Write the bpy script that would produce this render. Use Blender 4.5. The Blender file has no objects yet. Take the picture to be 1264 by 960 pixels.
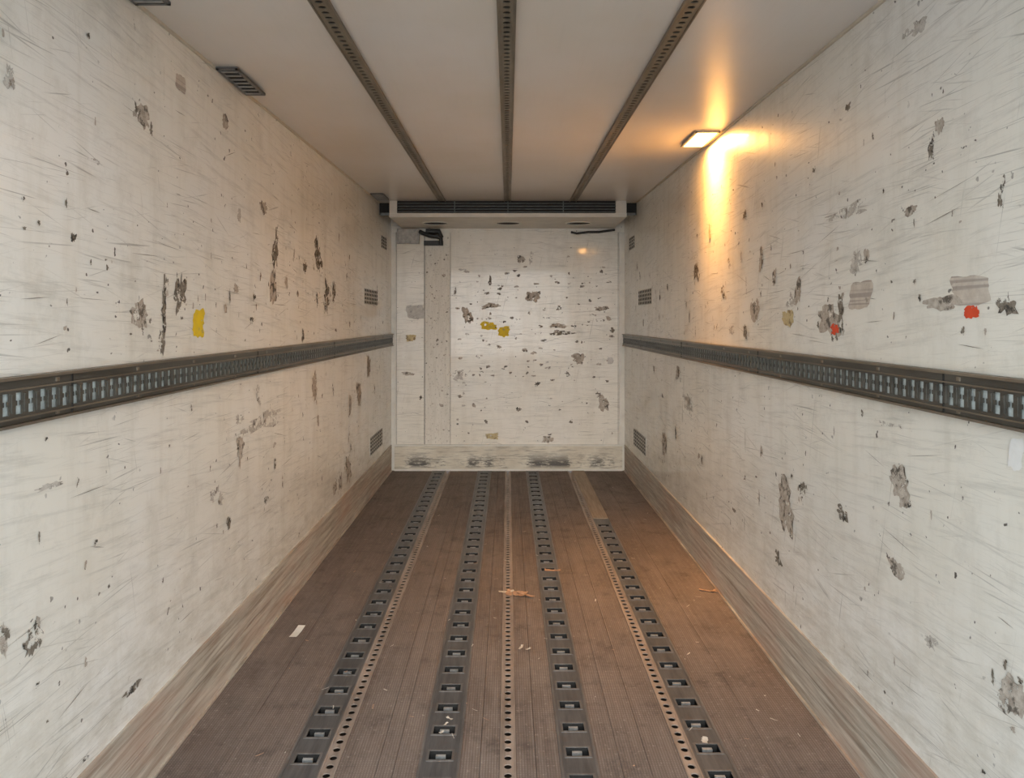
import bpy, math, random
from mathutils import Vector
rnd=random.Random(7)
W=1.225; CH=1.57; YE=7.42; Y0=0.25
def ceil_z(y): return 2.5745+0.0184*y
# ---------------------------------------------------------------- helpers
class MB:
    def __init__(s): s.v=[];s.f=[];s.m=[]
    def quad(s,a,b,c,d,m=0):
        i=len(s.v); s.v+= [a,b,c,d]; s.f.append((i,i+1,i+2,i+3)); s.m.append(m)
    def poly(s,pts,m=0):
        i=len(s.v); s.v+=pts; s.f.append(tuple(range(i,i+len(pts)))); s.m.append(m)
    def box(s,x0,x1,y0,y1,z0,z1,m=0):
        i=len(s.v)
        s.v+=[(x0,y0,z0),(x1,y0,z0),(x1,y1,z0),(x0,y1,z0),(x0,y0,z1),(x1,y0,z1),(x1,y1,z1),(x0,y1,z1)]
        for f in [(0,3,2,1),(4,5,6,7),(0,1,5,4),(1,2,6,5),(2,3,7,6),(3,0,4,7)]:
            s.f.append(tuple(i+k for k in f)); s.m.append(m)
    def hexa(s,p,m=0):
        i=len(s.v); s.v+=p
        for f in [(0,3,2,1),(4,5,6,7),(0,1,5,4),(1,2,6,5),(2,3,7,6),(3,0,4,7)]:
            s.f.append(tuple(i+k for k in f)); s.m.append(m)
    def tube(s,path,r,m=0,n=10):
        path=[Vector(p) for p in path]; i0=len(s.v)
        for k,p in enumerate(path):
            t=(path[min(k+1,len(path)-1)]-path[max(k-1,0)]).normalized()
            a=t.cross(Vector((0,0.3,1))).normalized(); b=t.cross(a)
            for j in range(n):
                an=2*math.pi*j/n; s.v.append(tuple(p+a*r*math.cos(an)+b*r*math.sin(an)))
        for k in range(len(path)-1):
            for j in range(n):
                s.f.append((i0+k*n+j,i0+k*n+(j+1)%n,i0+(k+1)*n+(j+1)%n,i0+(k+1)*n+j)); s.m.append(m)
    def obj(s,name,mats,parent=None):
        me=bpy.data.meshes.new(name); me.from_pydata([tuple(v) for v in s.v],[],s.f)
        for m in mats: me.materials.append(m)
        me.polygons.foreach_set('material_index',s.m); me.update()
        o=bpy.data.objects.new(name,me); bpy.context.collection.objects.link(o)
        if parent: o.parent=parent
        return o
class NT:
    def __init__(s,name):
        s.mat=bpy.data.materials.new(name); s.mat.use_nodes=True
        s.t=s.mat.node_tree; s.b=s.t.nodes['Principled BSDF']; s.co=s.t.nodes.new('ShaderNodeTexCoord').outputs['Object']
    def n(s,t,**k):
        x=s.t.nodes.new(t)
        for a,b in k.items(): setattr(x,a,b)
        return x
    def l(s,a,b): s.t.links.new(a,b)
    def mapped(s,scale=(1,1,1),rot=(0,0,0),loc=(0,0,0)):
        r=s.n('ShaderNodeMapping'); r.inputs['Rotation'].default_value=rot; s.l(s.co,r.inputs['Vector'])
        m=s.n('ShaderNodeMapping'); m.inputs['Scale'].default_value=scale; m.inputs['Location'].default_value=loc
        s.l(r.outputs[0],m.inputs['Vector']); return m.outputs[0]
    def noise(s,vec,scale=1,detail=4,rough=.5):
        x=s.n('ShaderNodeTexNoise'); x.inputs['Scale'].default_value=scale; x.inputs['Detail'].default_value=detail; x.inputs['Roughness'].default_value=rough
        s.l(vec,x.inputs['Vector']); return x.outputs['Fac']
    def thr(s,val,a,b,lo=0,hi=1):
        m=s.n('ShaderNodeMapRange'); m.inputs[1].default_value=a;m.inputs[2].default_value=b;m.inputs[3].default_value=lo;m.inputs[4].default_value=hi
        s.l(val,m.inputs[0]); return m.outputs[0]
    def math(s,op,a,b):
        m=s.n('ShaderNodeMath',operation=op)
        for i,q in enumerate((a,b)):
            if isinstance(q,(int,float)): m.inputs[i].default_value=q
            else: s.l(q,m.inputs[i])
        return m.outputs[0]
    def mix(s,f,a,b):
        m=s.n('ShaderNodeMix',data_type='RGBA')
        if isinstance(f,(int,float)): m.inputs[0].default_value=f
        else: s.l(f,m.inputs[0])
        for i,q in ((6,a),(7,b)):
            if isinstance(q,tuple): m.inputs[i].default_value=q+(1,)
            else: s.l(q,m.inputs[i])
        return m.outputs[2]
    def bump(s,h,st=.2,d=.002):
        b=s.n('ShaderNodeBump'); b.inputs['Strength'].default_value=st; b.inputs['Distance'].default_value=d
        s.l(h,b.inputs['Height']); s.l(b.outputs[0],s.b.inputs['Normal'])
    def out(s,col,rough=.5,metal=0.0):
        if isinstance(col,tuple): s.b.inputs['Base Color'].default_value=col+(1,)
        else: s.l(col,s.b.inputs['Base Color'])
        if isinstance(rough,(int,float)): s.b.inputs['Roughness'].default_value=rough
        else: s.l(rough,s.b.inputs['Roughness'])
        s.b.inputs['Metallic'].default_value=metal
        return s.mat
def simple(name,c,r=.6,m=0.,var=.25,sc=25):
    t=NT(name); n=t.noise(t.co,sc,5,.6)
    return t.out(t.mix(t.thr(n,.3,.7),tuple(x*(1-var) for x in c),tuple(min(1,x*(1+var)) for x in c)),r,m)

# ---------------------------------------------------------------- wall paint with scratches
def wall_mat(name,base,axis='x',density=0.0,rough=.33,stain=.4,coat=0.0):
    t=NT(name)
    big=t.noise(t.co,1.1,3,.6)
    col=t.mix(t.thr(big,.35,.7),(base[0]*.95,base[1]*.925,base[2]*.87),base)
    if axis=='x': sv,sh=(1,7,.9),(1,1.2,22)
    elif axis=='y': sv,sh=(7,1,.9),(1.2,1,22)
    else: sv,sh=(1.2,.6,1),(20,1.0,1)
    sm=t.noise(t.mapped(sv,loc=(2,5,1)),1.3,6,.65)
    if axis!='z': col=t.mix(t.thr(sm,.5,.8,0,stain),col,(base[0]*.72,base[1]*.68,base[2]*.60))
    fs=t.noise(t.mapped(sh,(.10 if axis=='x' else 0,0,0)),2.2,7,.72)
    col=t.mix(t.thr(fs,.52,.74,0,stain*1.05),col,(base[0]*.48,base[1]*.465,base[2]*.43))
    gr=t.noise(t.mapped((1,1,1),loc=(4,2,7)),5,8,.75)
    col=t.mix(t.thr(gr,.51,.75,0,stain*.8),col,(base[0]*.48,base[1]*.45,base[2]*.39))
    if axis=='x':     # scuffed grime band just above the kick panel and where freight rubs
        sep=t.n('ShaderNodeSeparateXYZ'); t.l(t.co,sep.inputs[0])
        low=t.math('MULTIPLY',t.thr(sep.outputs[2],1.0,.27,0,.6),t.thr(t.noise(t.mapped((1,2,6),loc=(3,3,3)),3,7,.75),.42,.68))
        col=t.mix(low,col,(base[0]*.55,base[1]*.50,base[2]*.42))
    mask=t.noise(t.co,2.3,2,.5)
    tot=None
    for k,(ang,f,th) in enumerate([(.10,110,.69),(-.26,90,.69),(.30,140,.69),(1.35,90,.71),(-.06,190,.67),(.02,240,.66)]):
        if axis=='x': v=t.mapped((1,2.4,f),(ang,0,0),(k*3.1,k*7.7,k*1.3))
        elif axis=='y': v=t.mapped((2.6,1,f),(0,ang,0),(k*3.1,k*7.7,k*1.3))
        else: v=t.mapped((f,2.2,1),(0,0,ang*.5),(k*3.1,k*7.7,k*1.3))
        a=t.thr(t.noise(v,1,3,.55),th-density-.03,th-density+.05,0,.58)
        a=t.math('MULTIPLY',a,t.thr(mask,.33+.03*(k%2),.57))
        tot=a if tot is None else t.math('MAXIMUM',tot,a)
    col=t.mix(tot,col,(.20,.18,.15))
    sp=t.noise(t.co,34,2,.5); sp=t.thr(sp,.715-density,.745-density)
    sp2=t.math('MULTIPLY',sp,t.thr(t.noise(t.co,3.1,2,.5),.40,.52))
    col=t.mix(sp2,col,(.10,.085,.07))
    if axis!='z': t.bump(t.noise(t.mapped((1,1,1)),2.2,2,.4),.12,.02)
    t.b.inputs['Coat Weight'].default_value=coat; t.b.inputs['Coat Roughness'].default_value=.07
    return t.out(col,t.thr(sm,.3,.7,rough-.06,rough+.12) if axis!='z' else rough)
m_wall=wall_mat('scuffed_white_wall_panel',(.83,.81,.76),'x',0,.33,.46,.35)
m_back=wall_mat('scuffed_white_bulkhead',(.83,.805,.74),'y',.01,.36,.36,.40)
m_ceil=wall_mat('white_ceiling_panel',(.79,.745,.70),'z',-.14,.24,.05)
m_trim=simple('white_painted_trim',(.70,.68,.62),.4,0,.10,8)
m_seam=simple('panel_joint_sealant',(.42,.39,.34),.6,0,.2,30)

def kick(name,axis):
    t=NT(name)
    sc=(1,1.2,26) if axis=='x' else (1.5,1,20)
    a=t.noise(t.mapped(sc),1.5,8,.72); b=t.noise(t.mapped((1,4,90) if axis=='x' else (4,1,60)),1,5,.6)
    col=t.mix(t.thr(a,.36,.64),(.29,.235,.18),(.62,.57,.485))
    col=t.mix(t.thr(b,.52,.68,0,.65),col,(.20,.155,.115))
    c=t.noise(t.mapped((1,.7,2.4)),2.6,4,.6)
    col=t.mix(t.thr(c,.46,.70,0,.55),col,(.46,.27,.19))
    t.bump(b,.3,.002)
    return t.out(col,.5,.03)
m_kick=kick('scuffed_aluminium_kick_panel','x')
t=NT('scuffed_bulkhead_kick_panel')
sep=t.n('ShaderNodeSeparateXYZ'); t.l(t.co,sep.inputs[0])
a=t.noise(t.mapped((3.2,1,5)),1,5,.65); b=t.noise(t.mapped((6,1,70)),1,5,.6)
band=t.math('MULTIPLY',t.thr(sep.outputs[2],.02,.06),t.thr(sep.outputs[2],.20,.09))
col=t.mix(t.thr(a,.35,.7),(.58,.52,.41),(.76,.72,.61))
col=t.mix(t.thr(b,.52,.68,0,.65),col,(.22,.19,.15))
hump=t.noise(t.mapped((4.6,1,.4),loc=(1.3,0,0)),1,1,.5)
rag=t.noise(t.mapped((16,1,60)),1,6,.8)
spots=t.math('MULTIPLY',t.thr(t.math('ADD',hump,rag),.98,1.11,0,.92),band)
col=t.mix(spots,col,(.06,.05,.045))
m_bkick=t.out(col,.45,.05)
t=NT('aluminium_filler_strip')
a=t.noise(t.mapped((40,1,5)),1,6,.7); sp=t.noise(t.mapped((90,1,60)),1,3,.5)
col=t.mix(t.thr(a,.3,.7),(.66,.625,.545),(.79,.755,.68))
col=t.mix(t.thr(sp,.61,.70,0,.6),col,(.28,.25,.2))
m_strip=t.out(col,.5,0)

# floor
t=NT('ribbed_phenolic_floor')
big=t.noise(t.mapped((2.2,.55,1)),1.4,6,.65); fine=t.noise(t.mapped((60,2.5,1)),1,5,.65)
col=t.mix(t.thr(big,.33,.68),(.138,.103,.087),(.255,.200,.172))
col=t.mix(t.thr(fine,.42,.72,0,.55),col,(.33,.272,.238))
blot=t.noise(t.co,6,7,.75); col=t.mix(t.thr(blot,.53,.70,0,.7),col,(.070,.053,.045))
bl2=t.noise(t.mapped((1.5,.8,1),loc=(5,5,5)),2.3,7,.78); col=t.mix(t.thr(bl2,.50,.70,0,.55),col,(.35,.295,.255))
dust=t.noise(t.co,60,3,.6); col=t.mix(t.thr(dust,.60,.69,0,.55),col,(.44,.385,.335))
w1=t.n('ShaderNodeTexWave',wave_type='BANDS',bands_direction='Y'); w1.inputs['Scale'].default_value=32; w1.inputs['Distortion'].default_value=.3; t.l(t.co,w1.inputs[0])
w2=t.n('ShaderNodeTexWave',wave_type='BANDS',bands_direction='X'); w2.inputs['Scale'].default_value=32; w2.inputs['Distortion'].default_value=.3; t.l(t.co,w2.inputs[0])
hh=t.math('MULTIPLY',w1.outputs['Fac'],w2.outputs['Fac'])
col=t.mix(t.thr(hh,.0,.5,.52,0),col,(.062,.047,.040))
t.bump(hh,.5,.002)
m_floor=t.out(col,t.thr(blot,.3,.7,.6,.8))
m_fseam=simple('floor_joint',(.08,.064,.054),.8)
def steel(name,c,r=.42,met=.55):
    t=NT(name); a=t.noise(t.mapped((30,3,30)),1,6,.7); b=t.noise(t.co,12,5,.7)
    col=t.mix(t.thr(a,.35,.65),tuple(x*.7 for x in c),tuple(x*1.3 for x in c))
    col=t.mix(t.thr(b,.56,.7,0,.45),col,(c[0]*1.1,c[1]*.8,c[2]*.6))
    return t.out(col,r,met)
m_track=steel('worn_dark_steel_track',(.112,.110,.112),.42,.3)
m_perf=steel('dusty_perforated_steel',(.33,.27,.23),.5,.25)
m_rail=steel('dark_zinc_rail',(.092,.088,.076),.36,.4)
m_raillip=steel('worn_rail_lip',(.20,.165,.125),.35,.4)
m_crail=steel('ceiling_rail_steel',(.205,.172,.128),.45,.3)
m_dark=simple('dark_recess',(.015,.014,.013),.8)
m_glint=steel('bright_anchor_bar',(.50,.50,.50),.3,.5)
m_pale=simple('pale_panel_behind_slots',(.64,.67,.63),.3,0,.3,40)

# ---------------------------------------------------------------- room shell
def profile_wall(name,sx):
    b=MB(); xo=sx*(W+.06); xi=sx*W
    b.hexa([(min(xo,xi),Y0,-.0),(max(xo,xi),Y0,0),(max(xo,xi),YE+.06,0),(min(xo,xi),YE+.06,0),
            (min(xo,xi),Y0,ceil_z(Y0)),(max(xo,xi),Y0,ceil_z(Y0)),(max(xo,xi),YE+.06,ceil_z(YE)),(min(xo,xi),YE+.06,ceil_z(YE))])
    return b.obj(name,[m_wall])
wl=profile_wall('wall_left',-1); wr=profile_wall('wall_right',1)
b=MB()
b.box(-W,W,YE,YE+.06,0,ceil_z(YE),0)
b.box(-1.165,-.885,YE-.006,YE,.27,2.37,0)
b.box(-.868,-.612,YE-.010,YE,.27,2.38,1)
b.box(-.600,1.155,YE-.006,YE,.27,2.60,0)
for x in (-1.172,-.880,-.874,-.606,1.160): b.box(x-.003,x+.003,YE-.003,YE,.27,2.5,2)
b.box(-1.225,-1.18,YE-.02,YE,.0,2.5,3); b.box(1.172,1.225,YE-.02,YE,.0,2.5,3)
wb=b.obj('wall_back',[m_back,m_strip,m_seam,m_trim])
b=MB(); b.box(-1.19,1.20,YE-.035,YE-.006,0.0,.262,0); b.box(-1.19,1.20,YE-.038,YE-.006,.258,.272,1); b.box(-1.19,1.20,YE-.045,YE-.03,0,.02,1)
b.obj('baseboard_back',[m_bkick,m_trim])
def base(name,sx):
    b=MB()
    def bx(x0,x1,z0,z1,m): 
        p=sorted((sx*x0,sx*x1)); b.box(p[0],p[1],Y0,YE-.045,z0,z1,m)
    bx(W-.006,W,0,.135,0); bx(W-.007,W,.138,.268,0); bx(W-.009,W,.266,.273,0); bx(W-.004,W,.134,.139,2); bx(W-.014,W-.005,0,.010,0)
    b.obj(name,[m_kick,m_trim,m_fseam])
base('baseboard_left',-1); base('baseboard_right',1)
b=MB(); 
b.hexa([(-W-.06,Y0,ceil_z(Y0)),(W+.06,Y0,ceil_z(Y0)),(W+.06,YE+.06,ceil_z(YE+.06)),(-W-.06,YE+.06,ceil_z(YE+.06)),
        (-W-.06,Y0,ceil_z(Y0)+.08),(W+.06,Y0,ceil_z(Y0)+.08),(W+.06,YE+.06,ceil_z(YE)+.08),(-W-.06,YE+.06,ceil_z(YE)+.08)])
b.obj('ceiling',[m_ceil])
for nm,sx in (('trim_1',-1),('trim_2',1)):
    b=MB(); 
    x0,x1=sorted((sx*(W-.010),sx*W))
    b.hexa([(x0,Y0,ceil_z(Y0)-.010),(x1,Y0,ceil_z(Y0)-.010),(x1,YE,ceil_z(YE)-.010),(x0,YE,ceil_z(YE)-.010),(x0,Y0,ceil_z(Y0)),(x1,Y0,ceil_z(Y0)),(x1,YE,ceil_z(YE)),(x0,YE,ceil_z(YE))])
    b.obj(nm,[simple('ceiling_corner_bead',(.60,.53,.42),.5,0,.15,6)])
# floor planks with channels
tracks=[(-.785,-.655),(-.312,-.175),(.190,.315),(.672,.795)]
perfs=[(-.651,-.602),(-.026,.026),(.622,.669)]
chan=sorted(tracks+perfs)
b=MB(); b.box(-W,W,Y0,YE,-.08,-.03,1)
seams=[-1.0,-.46,-.40,-.10,.10,.40,.50,.95]
xs=-W
for c0,c1 in chan+[(W,W)]:
    if c0-xs>.006:
        cuts=[xs]+[s for s in seams if xs+.02<s<c0-.02]+[c0]
        for a0,a1 in zip(cuts[:-1],cuts[1:]):
            b.box(a0+.0008,a1-.0008,Y0,YE,-.03,0.0,0)
    xs=c1
b.box(-W-.06,W+.06,Y0-.12,Y0,-.08,.0,2)
b.obj('floor',[m_floor,m_fseam,m_glint])
m_tedge=steel('track_edge',(.16,.15,.145),.4,.3)
def slotted(name,x0,x1,ya,yb,ph):
    b=MB(); z=.003; p=.1565; cx=(x0+x1)/2; hw=.041; hl=.026
    cs=[]; c=ya+ph
    while c<yb-.05: cs.append(c); c+=p
    prev=ya
    for c in cs:
        b.quad((x0,prev,z),(x1,prev,z),(x1,c-hl,z),(x0,c-hl,z),0)
        b.quad((x0,c-hl,z),(cx-hw,c-hl,z),(cx-hw,c+hl,z),(x0,c+hl,z),0)
        b.quad((cx+hw,c-hl,z),(x1,c-hl,z),(x1,c+hl,z),(cx+hw,c+hl,z),0)
        for (a0,a1,b0,b1) in ((cx-hw-.008,cx-hw,c-hl-.008,c+hl+.008),(cx+hw,cx+hw+.008,c-hl-.008,c+hl+.008),(cx-hw,cx+hw,c-hl-.008,c-hl),(cx-hw,cx+hw,c+hl,c+hl+.008)):
            b.box(a0,a1,b0,b1,z-.002,z+.002,1)
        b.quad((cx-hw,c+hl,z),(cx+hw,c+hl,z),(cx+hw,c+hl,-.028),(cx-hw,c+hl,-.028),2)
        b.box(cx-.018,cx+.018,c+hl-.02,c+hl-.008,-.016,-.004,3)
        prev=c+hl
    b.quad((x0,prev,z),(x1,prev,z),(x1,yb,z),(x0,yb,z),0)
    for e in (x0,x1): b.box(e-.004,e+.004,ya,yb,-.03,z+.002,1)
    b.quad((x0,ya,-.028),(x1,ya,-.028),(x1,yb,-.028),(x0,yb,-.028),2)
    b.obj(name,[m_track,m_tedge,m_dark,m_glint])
for i,(x0,x1) in enumerate(tracks):
    slotted('floor_lashing_track',x0,x1,Y0,5.58 if i==3 else YE-.05,.082+.02*i)
def perf_strip(name,x0,x1,ya,yb,r,p,zf,m0,mb,down=1,depth=.02,n=14,sq=1.0):
    b=MB(); cx=(x0+x1)/2; hw=(x1-x0)/2
    k=int((yb-ya)/p)
    for j in range(k):
        c=ya+(j+.5)*p; hp=p/2
        out=[];inn=[]
        for q in range(n):
            an=2*math.pi*(q+.5)/n; ca,sa=math.cos(an),math.sin(an)
            s=min(hw/max(abs(ca),1e-6),hp/max(abs(sa),1e-6))
            out.append((cx+ca*s,c+sa*s)); inn.append((cx+ca*r,c+sa*r*sq))
        for (sx,sy) in ((1,1),(-1,1),(-1,-1),(1,-1)):
            q=min(range(n),key=lambda q:(out[q][0]-(cx+sx*hw))**2+(out[q][1]-(c+sy*hp))**2)
            out[q]=(cx+sx*hw,c+sy*hp)
        for q in range(n):
            q2=(q+1)%n
            A,B_,C,D=out[q],out[q2],inn[q2],inn[q]
            b.quad((A[0],A[1],zf(A[1])),(B_[0],B_[1],zf(B_[1])),(C[0],C[1],zf(C[1])),(D[0],D[1],zf(D[1])),0)
            b.quad((D[0],D[1],zf(D[1])),(C[0],C[1],zf(C[1])),(C[0],C[1],zf(C[1])-down*.004),(D[0],D[1],zf(D[1])-down*.004),0)
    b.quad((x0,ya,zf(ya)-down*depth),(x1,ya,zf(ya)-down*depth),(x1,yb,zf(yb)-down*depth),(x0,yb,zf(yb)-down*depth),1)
    for e in (x0,x1):
        zl=[zf(ya)-down*depth,zf(ya)+down*.003]; zh=[zf(yb)-down*depth,zf(yb)+down*.003]
        zl.sort(); zh.sort()
        b.hexa([(e-.003,ya,zl[0]),(e+.003,ya,zl[0]),(e+.003,yb,zh[0]),(e-.003,yb,zh[0]),(e-.003,ya,zl[1]),(e+.003,ya,zl[1]),(e+.003,yb,zh[1]),(e-.003,yb,zh[1])],2)
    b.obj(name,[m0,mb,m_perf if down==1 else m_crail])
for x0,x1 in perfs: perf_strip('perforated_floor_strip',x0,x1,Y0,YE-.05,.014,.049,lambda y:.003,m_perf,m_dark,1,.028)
for x0,x1 in ((-.643,-.584),(-.034,.025),(.577,.636)):
    perf_strip('ceiling_load_rail',x0,x1,Y0,6.58,.013,.042,lambda y:ceil_z(y)-.012,m_crail,m_dark,-1,.011,14,.8)
t=NT('bare_plywood'); a=t.noise(t.mapped((40,3,1)),1,6,.7)
m_ply=t.out(t.mix(t.thr(a,.3,.7),(.24,.185,.14),(.42,.34,.26)),.7)
b=MB(); b.box(.674,.795,5.60,YE-.05,-.03,.006); b.obj('floor_repair_board',[m_ply])

# ---------------------------------------------------------------- wall load rails
def wall_rail(sx):
    b=MB(); z0,z1=1.310,1.433; za,zb=1.340,1.394; X=lambda d: sx*(W-d)
    def bx(d0,d1,y0,y1,a,c,m):
        p=sorted((X(d0),X(d1))); b.box(p[0],p[1],y0,y1,a,c,m)
    bx(0,.009,Y0,YE-.02,z0,z1,3)
    bx(.014,.018,Y0,YE-.02,zb,z1-.008,0); bx(.014,.018,Y0,YE-.02,z0+.008,za,0)
    bx(0,.028,Y0,YE-.02,z1-.008,z1,1); bx(0,.028,Y0,YE-.02,z0,z0+.007,1)
    bx(.018,.023,Y0,YE-.02,zb+.006,zb+.010,1); bx(.018,.023,Y0,YE-.02,za-.011,za-.007,1)
    p=.0455; y=Y0
    while y<YE-.06:
        bx(.014,.018,y,y+.023,za,zb,0)
        bx(.018,.021,y+.006,y+.016,za+.004,zb-.004,0)
        bx(.014,.018,y+.023,y+.028,za+.022,za+.034,0); bx(.014,.018,y+.0405,y+.0455,za+.022,za+.034,0)
        y+=p
    y=Y0+.4
    while y<YE-.1:
        bx(.018,.022,y,y+.012,z0+.012,z0+.022,1); bx(.018,.022,y,y+.012,z1-.024,z1-.013,1); y+=.41
    for y in (1.95,3.4,4.9,6.4): bx(.018,.0205,y,y+.004,z0,z1,2)
    b.obj('wall_load_rail',[m_rail,m_raillip,m_dark,m_pale])
wall_rail(-1); wall_rail(1)

# ---------------------------------------------------------------- decals
def torn(name,c1,c2,dark,sc=40,th=.5,alpha=.42,stripe=None):
    t=NT(name); a=t.noise(t.co,sc,6,.7); b_=t.noise(t.mapped((1,1,1),(.3,.2,.1),(5,3,1)),sc*.6,5,.65)
    col=t.mix(t.thr(a,.35,.65),c1,c2)
    col=t.mix(t.thr(b_,th,th+.06,0,.9),col,dark)
    if stripe:
        s=t.noise(t.mapped((1,1,90)),1,3,.5); col=t.mix(t.thr(s,.5,.58,0,.7),col,stripe)
    if alpha:
        c=t.noise(t.mapped((1,1,1),(.7,.1,.5),(1,8,4)),sc*.55,6,.7)
        t.l(t.thr(c,alpha-.03,alpha+.0),t.b.inputs['Alpha'])
    return t.out(col,.7)
MG=torn('torn_paint_patch',(.32,.265,.215),(.56,.50,.425),(.09,.075,.06),40,.53,.42)
MD=torn('dark_gouge',(.11,.09,.065),(.30,.26,.21),(.035,.03,.025),45,.52,.47)
MS=torn('light_scrape',(.42,.38,.33),(.62,.58,.52),(.16,.135,.11),35,.56,.52)
MY=torn('yellow_sticker',(.80,.56,.01),(.68,.48,.03),(.45,.36,.12),22,.56,.38)
MO=torn('ochre_sticker_remnant',(.50,.39,.20),(.60,.51,.30),(.25,.18,.10),40,.54,.40)
MR=torn('red_sticker',(.70,.075,.025),(.58,.06,.02),(.40,.15,.10),30,.60,.38)
MBt=torn('beige_tape_remnant',(.48,.41,.34),(.60,.53,.45),(.30,.25,.2),25,.62,.33,(.30,.25,.22))
MW=torn('white_label',(.74,.72,.68),(.80,.78,.74),(.2,.18,.16),30,.60,.30)
MH=torn('grey_tape',(.50,.48,.45),(.62,.60,.56),(.3,.3,.3),30,.58,.40)
m_scr=simple('scratch_line',(.30,.27,.225),.7)
DM=[MG,MD,MS,MY,MO,MR,MBt,MW,MH,m_scr]; KI=dict(g=0,d=1,s=2,y=3,o=4,r=5,b=6,w=7,h=8)
def blob(w,h,kind,r):
    n=30; pts=[]; ex={'b':7,'y':6,'h':6,'w':5,'r':3.0,'o':4,'g':2.8}.get(kind,2.2)
    rag={'b':.07,'y':.13,'h':.08,'w':.08,'r':.16,'o':.18,'g':.22}.get(kind,.32)
    ph=[r.uniform(0,6.28) for _ in range(4)]; sh=r.uniform(-.25,.25)
    for i in range(n):
        a=2*math.pi*i/n; ca,sa=math.cos(a),math.sin(a)
        q=(abs(ca)**ex+abs(sa)**ex)**(-1/ex)
        q*=1+rag*(.6*math.sin(2*a+ph[0])+.5*math.sin(3*a+ph[1])+.5*math.sin(7*a+ph[2]))+r.uniform(-rag,rag)*.8
        q=max(.25,q)
        pu,pv=ca*q*w/2,sa*q*h/2
        pts.append((pu+sh*pv*w/max(h,w),pv))
    return pts
L=[(223,103,12,20,'b'),(177,143,14,26,'g'),(278,150,8,16,'g'),(172,389,18,34,'g'),(325,256,8,14,'g'),(90,293,6,12,'d'),(132,330,3,6,'d'),(340,308,6,44,'d'),(337,355,8,40,'g'),(392,315,8,40,'d'),(403,365,5,40,'d'),(412,360,4,24,'d'),(222,362,12,50,'d'),(202,375,6,60,'d'),(200,418,8,36,'d'),(245,399,14,32,'y'),(291,356,5,10,'g'),(388,477,6,30,'g'),(455,452,4,26,'g'),(443,486,5,30,'g'),(318,487,8,20,'s'),(296,548,8,20,'g'),(295,517,10,10,'s'),(325,520,50,16,'s'),(282,645,5,14,'d'),(328,616,5,8,'d'),(268,612,14,24,'s'),(430,580,6,30,'g'),(420,595,4,20,'g'),(413,602,5,16,'g'),(40,793,20,30,'d'),(3,790,8,44,'g'),(163,850,16,12,'d'),(105,936,6,6,'d'),(45,845,4,6,'d'),(209,550,4,3,'d'),(10,97,14,30,'s'),(27,245,5,5,'d'),(376,330,3,14,'d'),(310,395,4,8,'d'),(432,500,3,20,'g'),(120,200,14,6,'s'),(60,600,30,8,'s')]
R=[(1047,132,5,10,'d'),(1160,155,10,20,'g'),(1150,185,6,30,'d'),(1124,260,14,12,'g'),(1238,225,6,20,'d'),(1235,248,6,16,'d'),(1131,35,30,16,'s'),(1045,262,50,14,'s'),(1070,315,6,18,'g'),(1058,325,14,24,'s'),(985,360,8,30,'g'),(976,372,8,18,'s'),(932,383,10,28,'g'),(973,393,12,20,'o'),(1062,364,26,34,'b'),(1198,358,46,36,'b'),(1163,374,40,18,'g'),(1200,385,18,16,'r'),(1024,394,22,40,'g'),(1031,406,11,12,'r'),(1038,385,7,40,'d'),(1243,376,22,26,'d'),(860,335,5,25,'d'),(903,408,8,10,'s'),(837,460,5,14,'g'),(850,500,10,25,'s'),(820,548,5,30,'g'),(970,622,18,60,'g'),(991,604,8,20,'d'),(1040,634,10,20,'d'),(1112,598,24,40,'g'),(961,689,8,14,'d'),(1108,702,18,20,'g'),(1150,792,16,14,'s'),(1255,560,18,38,'w'),(1250,858,30,54,'g'),(1065,510,3,8,'d'),(1100,524,40,6,'s'),(920,590,3,6,'d'),(907,630,4,5,'d'),(1215,955,8,8,'d'),(920,265,4,10,'d'),(1005,210,4,8,'d'),(893,360,4,14,'d'),(900,325,4,12,'s')]
Bk=[(603,402,18,10,'y'),(622,409,14,12,'y'),(507,417,12,8,'o'),(658,366,16,14,'g'),(690,380,6,5,'d'),(577,390,12,18,'g'),(568,462,20,14,'s'),(742,381,14,6,'g'),(728,371,4,3,'d'),(745,498,14,16,'g'),(714,442,14,12,'g'),(608,538,14,8,'o'),(676,542,14,8,'g'),(663,474,6,5,'d'),(694,411,26,5,'d'),(689,402,20,5,'g'),(643,320,10,8,'g'),(656,318,6,12,'s'),(520,491,4,6,'d'),(605,347,4,12,'d'),(571,333,8,3,'s'),(601,362,5,4,'d'),(606,377,20,6,'g'),(701,462,5,5,'d'),(640,505,5,5,'d'),(648,432,6,5,'g'),(756,407,5,6,'d'),(751,393,6,5,'g'),(738,487,6,5,'d'),(742,335,4,4,'d'),(513,385,22,16,'h'),(504,461,14,4,'g'),(753,445,7,8,'h'),(562,360,3,8,'d'),(640,340,6,3,'d'),(590,440,4,4,'d'),(616,428,5,4,'g'),(705,520,5,4,'d'),(650,520,4,3,'d'),(585,500,4,5,'g'),(720,350,4,3,'d'),(668,450,4,3,'g'),(600,520,4,4,'d'),(630,460,3,3,'d'),(545,500,4,4,'g'),(540,420,4,3,'d'),(548,340,4,4,'g')]
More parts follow.
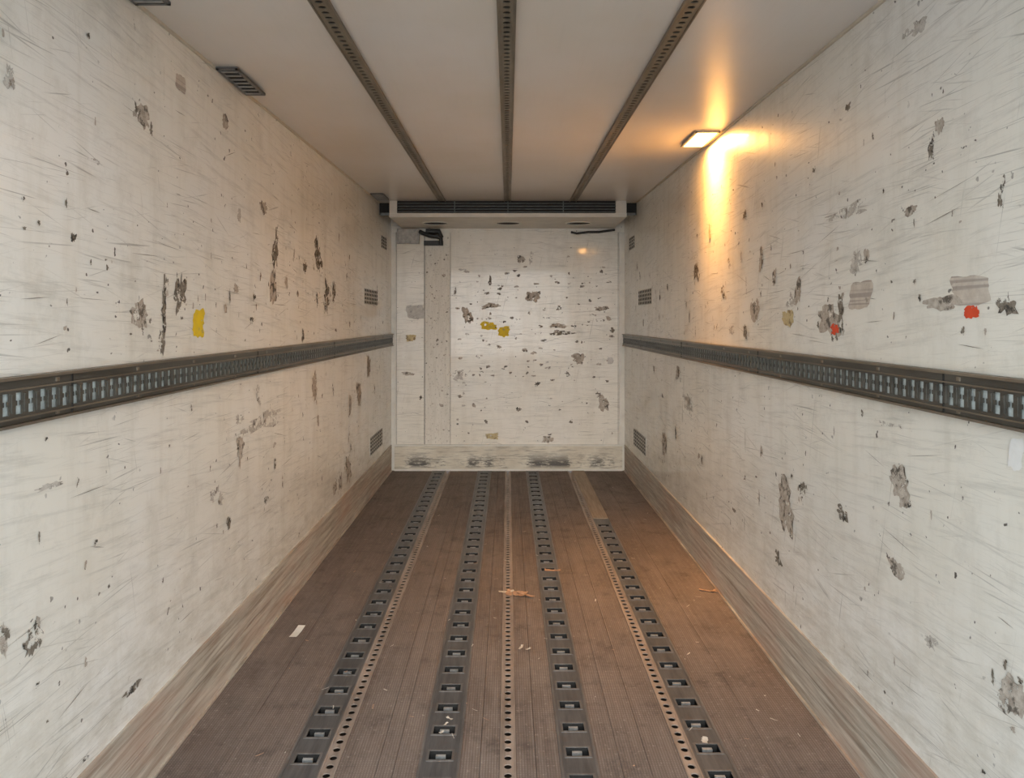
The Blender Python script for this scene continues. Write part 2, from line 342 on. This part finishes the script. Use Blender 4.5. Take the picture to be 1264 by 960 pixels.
# image pixel coordinates -> metres along / up each wall
def side_m(l):
    o=[]
    for x,y,w,h,k in l:
        d=abs(x-627); Y=W*870/d; o.append((Y,CH-(y-396)*W/d,w*Y/d,h*W/d,k))
    return o
def side_decals(par,sx,l,seed):
    r=random.Random(seed); b=MB(); off=.0008
    for (y,z,w,h,k) in side_m(l):
        off+=.00004
        b.poly([(sx*(W-off),y+pu,z+pv) for pu,pv in blob(w,h,k,r)],KI[k])
        if h>.06 and k in 'gd':
            for q in range(r.randint(2,6)):
                off+=.000004; s=r.uniform(.006,.022); du=r.uniform(-1,1)*w*.8; dv=r.uniform(-1,1)*h*.8
                b.poly([(sx*(W-off),y+du+pu,z+dv+pv) for pu,pv in blob(s,s*r.uniform(.7,2),'d',r)],KI[r.choice('dgd')])
    for i in range(46):           # short vertical gouges around pallet-corner height
        y=r.uniform(3.0,6.9); z=r.choice([r.uniform(1.48,2.0),r.uniform(1.5,2.2),r.uniform(.45,1.2)]); off+=.000004
        b.poly([(sx*(W-off),y+pu,z+pv) for pu,pv in blob(r.uniform(.010,.045),r.uniform(.02,.085),r.choice('gdd'),r)],KI[r.choice('gsd')])
    for i in range(330):
        y=r.uniform(.9,7.2); z=r.choice([r.uniform(.32,1.28),r.uniform(1.47,2.0),r.uniform(1.47,2.5)])
        if r.random()<.6: w,h,k=r.uniform(.004,.014),r.uniform(.005,.028),r.choice('ddg')
        else: w,h,k=r.uniform(.03,.26),r.uniform(.0008,.0018),'d'
        an=r.gauss(0,.18) if w>.02 else 0
        ca,sa=math.cos(an),math.sin(an); off+=.000004
        if w<.02: pts=blob(w,h,k,r)
        else: pts=[(-w/2,0),(-w*.1,-h),(w/2,h*.2),(w*.1,h)]
        b.poly([(sx*(W-off),y+pu*ca-pv*sa,z+pu*sa+pv*ca) for pu,pv in pts],KI[k] if w<.02 else 9)
    b.obj('torn_tape_and_gouges',DM,par)
side_decals(wl,-1,L,3); side_decals(wr,1,R,4)
r=random.Random(9); b=MB(); off=.0068
K=.00853
for x,y,w,h,k in Bk:
    cx,cz=(x-627)*K,CH-(y-396)*K; off+=.00005
    o=.0045 if -.87<cx<-.6 else 0
    b.poly([(cx+pu,YE-off-o,cz+pv) for pu,pv in blob(w*K,h*K,k,r)],KI[k])
for i in range(190):
    cx=r.uniform(-.55,1.12); cz=r.choice([r.uniform(.35,2.3),r.uniform(.9,2.1)]); s=r.uniform(.008,.032); k=r.choice('ddggs'); off+=.000004
    b.poly([(cx+pu,YE-off,cz+pv) for pu,pv in blob(s*r.uniform(.6,2),s*.8,k,r)],KI[k])
for i in range(50):
    cx=r.uniform(-.86,-.62); cz=r.uniform(.35,2.3); s=r.uniform(.006,.02); k=r.choice('dg')
    b.poly([(cx+pu,YE-off-.0045,cz+pv) for pu,pv in blob(s,s*.8,k,r)],KI[k])
b.obj('torn_tape_and_gouges',DM,wb)

# ---------------------------------------------------------------- vent plates
m_vp=steel('vent_plate',(.40,.38,.34),.45,.2)
def vent(par,sx,ya,yb,za,zb,nx,nz):
    b=MB(); p=sorted((sx*W,sx*(W-.004)))
    fx=sx*(W-.0045)
    b.box(p[0],p[1],ya,yb,za,zb,0)
    dy=(yb-ya)/nx; dz=(zb-za)/nz
    for i in range(nx):
        for j in range(nz):
            b.quad((fx,ya+dy*(i+.22),za+dz*(j+.2)),(fx,ya+dy*(i+.78),za+dz*(j+.2)),(fx,ya+dy*(i+.78),za+dz*(j+.8)),(fx,ya+dy*(i+.22),za+dz*(j+.8)),1)
    b.obj('wall_vent_grille',[m_vp,m_dark],par)
for par,sx in ((wl,-1),(wr,1)):
    vent(par,sx,6.0,6.6,1.715,1.85,8,4); vent(par,sx,6.25,6.85,.37,.53,8,5); vent(par,sx,6.80,7.1,2.28,2.40,4,4)

# ---------------------------------------------------------------- evaporator header
b=MB(); yf=6.60; zu=2.542; zt=ceil_z(yf)
m_white=simple('header_casing',(.66,.62,.55),.4,0,.10,6)
b.box(-1.11,1.11,yf+.03,YE-.008,zu,zt-.02,0)
b.box(-1.11,1.11,yf-.01,yf+.03,zu,zu+.034,0)
b.box(-1.11,-1.04,yf,yf+.03,zu+.032,zt,0); b.box(1.01,1.11,yf,yf+.03,zu+.032,zt,0)
b.box(-1.04,1.01,yf+.02,yf+.03,zu+.034,zt,1)
for i in range(4): b.box(-1.04,1.01,yf,yf+.016,zu+.046+i*.027,zu+.051+i*.027,2)
for x in (-.5,.0,.52): b.box(x-.004,x+.004,yf-.002,yf+.018,zu+.034,zt-.002,2)
b.box(-1.11,1.11,yf-.012,yf-.008,zu+.030,zu+.035,3)
for sx in (-1,1):
    p=sorted((sx*1.115,sx*1.215)); b.box(p[0],p[1],yf+.06,yf+.075,zu+.03,zt-.012,1)  # dark sheet across the side gap, its shade put in as colour
    p=sorted((sx*1.12,sx*1.20)); b.box(p[0],p[1],yf+.03,yf+.06,zu+.02,zu+.045,2)
for cx in (-.72,0.0,.70):
    b.poly([(cx+.12*math.cos(a*math.pi/12),7.0+.10*math.sin(a*math.pi/12),zu-.001) for a in range(24)],1)
    b.tube([(cx+.125*math.cos(a*math.pi/12),7.0+.105*math.sin(a*math.pi/12),zu-.003) for a in range(25)],.006,3,6)
ev=b.obj('refrigeration_evaporator_unit',[m_white,m_dark,steel('grille_bar',(.13,.14,.135),.4,.3),m_trim])
b=MB()
b.tube([(-.92,YE-.05,2.505),(-.90,YE-.06,2.49),(-.82,YE-.07,2.46),(-.74,YE-.07,2.45),(-.70,YE-.06,2.43),(-.70,YE-.05,2.37)],.022)
b.tube([(-.86,YE-.045,2.505),(-.72,YE-.045,2.505),(-.70,YE-.045,2.44)],.028)
b.box(-.88,-.68,YE-.05,YE-.012,2.36,2.41)
b.obj('drain_pipe',[simple('black_rubber',(.02,.02,.02),.5)],ev)
b=MB()
b.box(-1.16,-.93,YE-.05,YE-.007,2.38,2.535,0); b.box(-1.14,-.95,YE-.055,YE-.05,2.40,2.52,1)
b.obj('junction_box',[simple('grey_plastic',(.34,.33,.31),.5),simple('grey_plastic_lid',(.42,.41,.38),.5)],ev)
b=MB()
b.tube([(.66,YE-.04,2.50),(.72,YE-.05,2.485),(.84,YE-.05,2.50),(.95,YE-.05,2.50),(1.05,YE-.04,2.515),(1.12,YE-.035,2.525)],.012)
b.obj('cable',[bpy.data.materials['black_rubber']],ev)

# ---------------------------------------------------------------- ceiling lamps
em=bpy.data.materials.new('warm_lamp_lens'); em.use_nodes=True
nt=em.node_tree; nt.nodes.clear(); e=nt.nodes.new('ShaderNodeEmission'); e.inputs[0].default_value=(1,.62,.26,1); e.inputs[1].default_value=6
o_=nt.nodes.new('ShaderNodeOutputMaterial'); nt.links.new(e.outputs[0],o_.inputs[0])
lamp_mats=[simple('lamp_frame',(.5,.46,.40),.4),em,m_dark,simple('lamp_guard_bar',(.30,.28,.25),.4)]
lamp_off=[simple('lamp_frame_dark',(.14,.13,.12),.4)]+lamp_mats[1:]
def lamp(x0,x1,y0,y1,lit):
    cy=(y0+y1)/2; zc=ceil_z(y0)-.002
    b=MB(); z=zc-.012
    b.box(x0,x1,y0,y1,z+.004,zc,0)
    for a in ((x0,x0+.012,y0,y1),(x1-.012,x1,y0,y1),(x0,x1,y0,y0+.012),(x0,x1,y1-.012,y1)): b.box(*a,z,z+.006,0)
    if lit: b.box(x0+.014,x1-.014,y0+.014,y1-.014,z-.001,z+.003,1)
    else:
        b.box(x0+.016,x1-.016,y0+.016,y1-.016,z+.002,z+.005,2)
        n=7
        for i in range(n):
            yy=y0+.03+(y1-y0-.06)*i/(n-1); b.box(x0+.012,x1-.012,yy-.006,yy+.006,z-.002,z+.004,3)
    o=b.obj('ceiling_lamp',lamp_mats if lit else lamp_off)
    return o,z,cy
lamp(-1.215,-1.125,2.93,3.27,False); lamp(-1.215,-1.10,2.05,2.30,False); lamp(-1.20,-1.09,6.15,6.45,False)
o,z,cy=lamp(1.06,1.20,3.98,4.32,True)
for nm,en,sp,dz in (('lamp_glow',15,180,.004),('lamp_beam',8,75,.006)):
    la=bpy.data.lights.new(nm,'AREA'); la.shape='RECTANGLE'; la.size=.10; la.size_y=.28; la.energy=en; la.color=(1,.46,.11); la.spread=math.radians(sp)
    lo=bpy.data.objects.new(nm,la); lo.location=(1.13,cy,z-dz); bpy.context.collection.objects.link(lo); lo.parent=o

# ---------------------------------------------------------------- litter on the floor
def F(x,y): d=y-396; return ((x-627)/d*CH, 870*CH/d)
b=MB(); c=F(367,780); 
def strip(b,c,l,w,an,z,m,curl=0.,jag=0):
    ca,sa=math.cos(an),math.sin(an); n=8; P=[]
    for i in range(n+1):
        u=-l/2+l*i/n
        for s in (-1,1):
            v=s*w/2*(1+rnd.uniform(-jag,jag)); zz=z+curl*(2*i/n-1)**2+.001
            P.append((c[0]+u*ca-v*sa,c[1]+u*sa+v*ca,zz))
    i0=len(b.v); b.v+=P
    for i in range(n): b.f.append((i0+2*i,i0+2*i+2,i0+2*i+3,i0+2*i+1)); b.m.append(m)
strip(b,c,.135,.038,1.52,.001,0,.004); b.obj('paper_label',[simple('white_paper',(.8,.78,.72),.7,0,.05)])
b=MB()
m_wood=simple('splintered_wood',(.46,.29,.19),.7,0,.35,60); m_scrap=simple('pale_scrap',(.6,.56,.5),.7)
c=F(638,733); strip(b,c,.12,.075,-.25,.003,0,.008,.35); strip(b,(c[0]+.05,c[1]-.03),.12,.02,-.7,.008,0,.006,.4); strip(b,(c[0]-.06,c[1]+.02),.09,.025,.2,.006,1,.003,.5)
c=F(682,705); strip(b,c,.10,.030,-.1,.005,0,.004,.4)
c=F(876,730); strip(b,c,.12,.012,-.3,.003,0,.006,.4); strip(b,(c[0]+.03,c[1]+.01),.07,.014,.8,.003,0,.005,.4)
for (x,y) in ((550,895),(545,905),(555,888),(652,802),(643,800),(575,578),(735,742),(870,915)):
    strip(b,F(x,y),rnd.uniform(.02,.05),rnd.uniform(.006,.02),rnd.uniform(0,3),.004,1,.002,.5)
for i in range(130):
    x=rnd.uniform(-1.15,1.15); y=rnd.uniform(1.9,7.2); strip(b,(x,y),rnd.uniform(.004,.035),rnd.uniform(.002,.006),rnd.uniform(0,3.1),.004,rnd.choice((0,1,1)),.001,.4)
b.obj('floor_debris',[m_wood,m_scrap])

# ---------------------------------------------------------------- outdoors behind the camera
b=MB(); b.quad((-30,-40,-1.15),(30,-40,-1.15),(30,30,-1.15),(-30,30,-1.15)); b.obj('ground',[simple('asphalt_yard',(.20,.20,.205),.9,0,.2,3)])
wd=bpy.data.worlds.new('World'); bpy.context.scene.world=wd; wd.use_nodes=True
bg=wd.node_tree.nodes['Background']; bg.inputs[0].default_value=(.68,.85,1,1); bg.inputs[1].default_value=4.1
s=bpy.data.lights.new('daylight','SUN'); s.energy=6.1; s.angle=math.radians(70); s.color=(1,.89,.75)
so=bpy.data.objects.new('daylight',s); so.rotation_euler=(math.radians(86),0,0); so.location=(0,-3,4); bpy.context.collection.objects.link(so)

cam=bpy.data.cameras.new('camera'); co=bpy.data.objects.new('camera',cam); bpy.context.collection.objects.link(co)
co.location=(0,0,CH); co.rotation_euler=(math.radians(90),0,0)
cam.sensor_width=36; cam.lens=870/1264*36; cam.shift_x=5/1264; cam.shift_y=-84/1264; cam.clip_start=.02
bpy.context.scene.camera=co
bpy.context.scene.view_settings.view_transform='Standard'
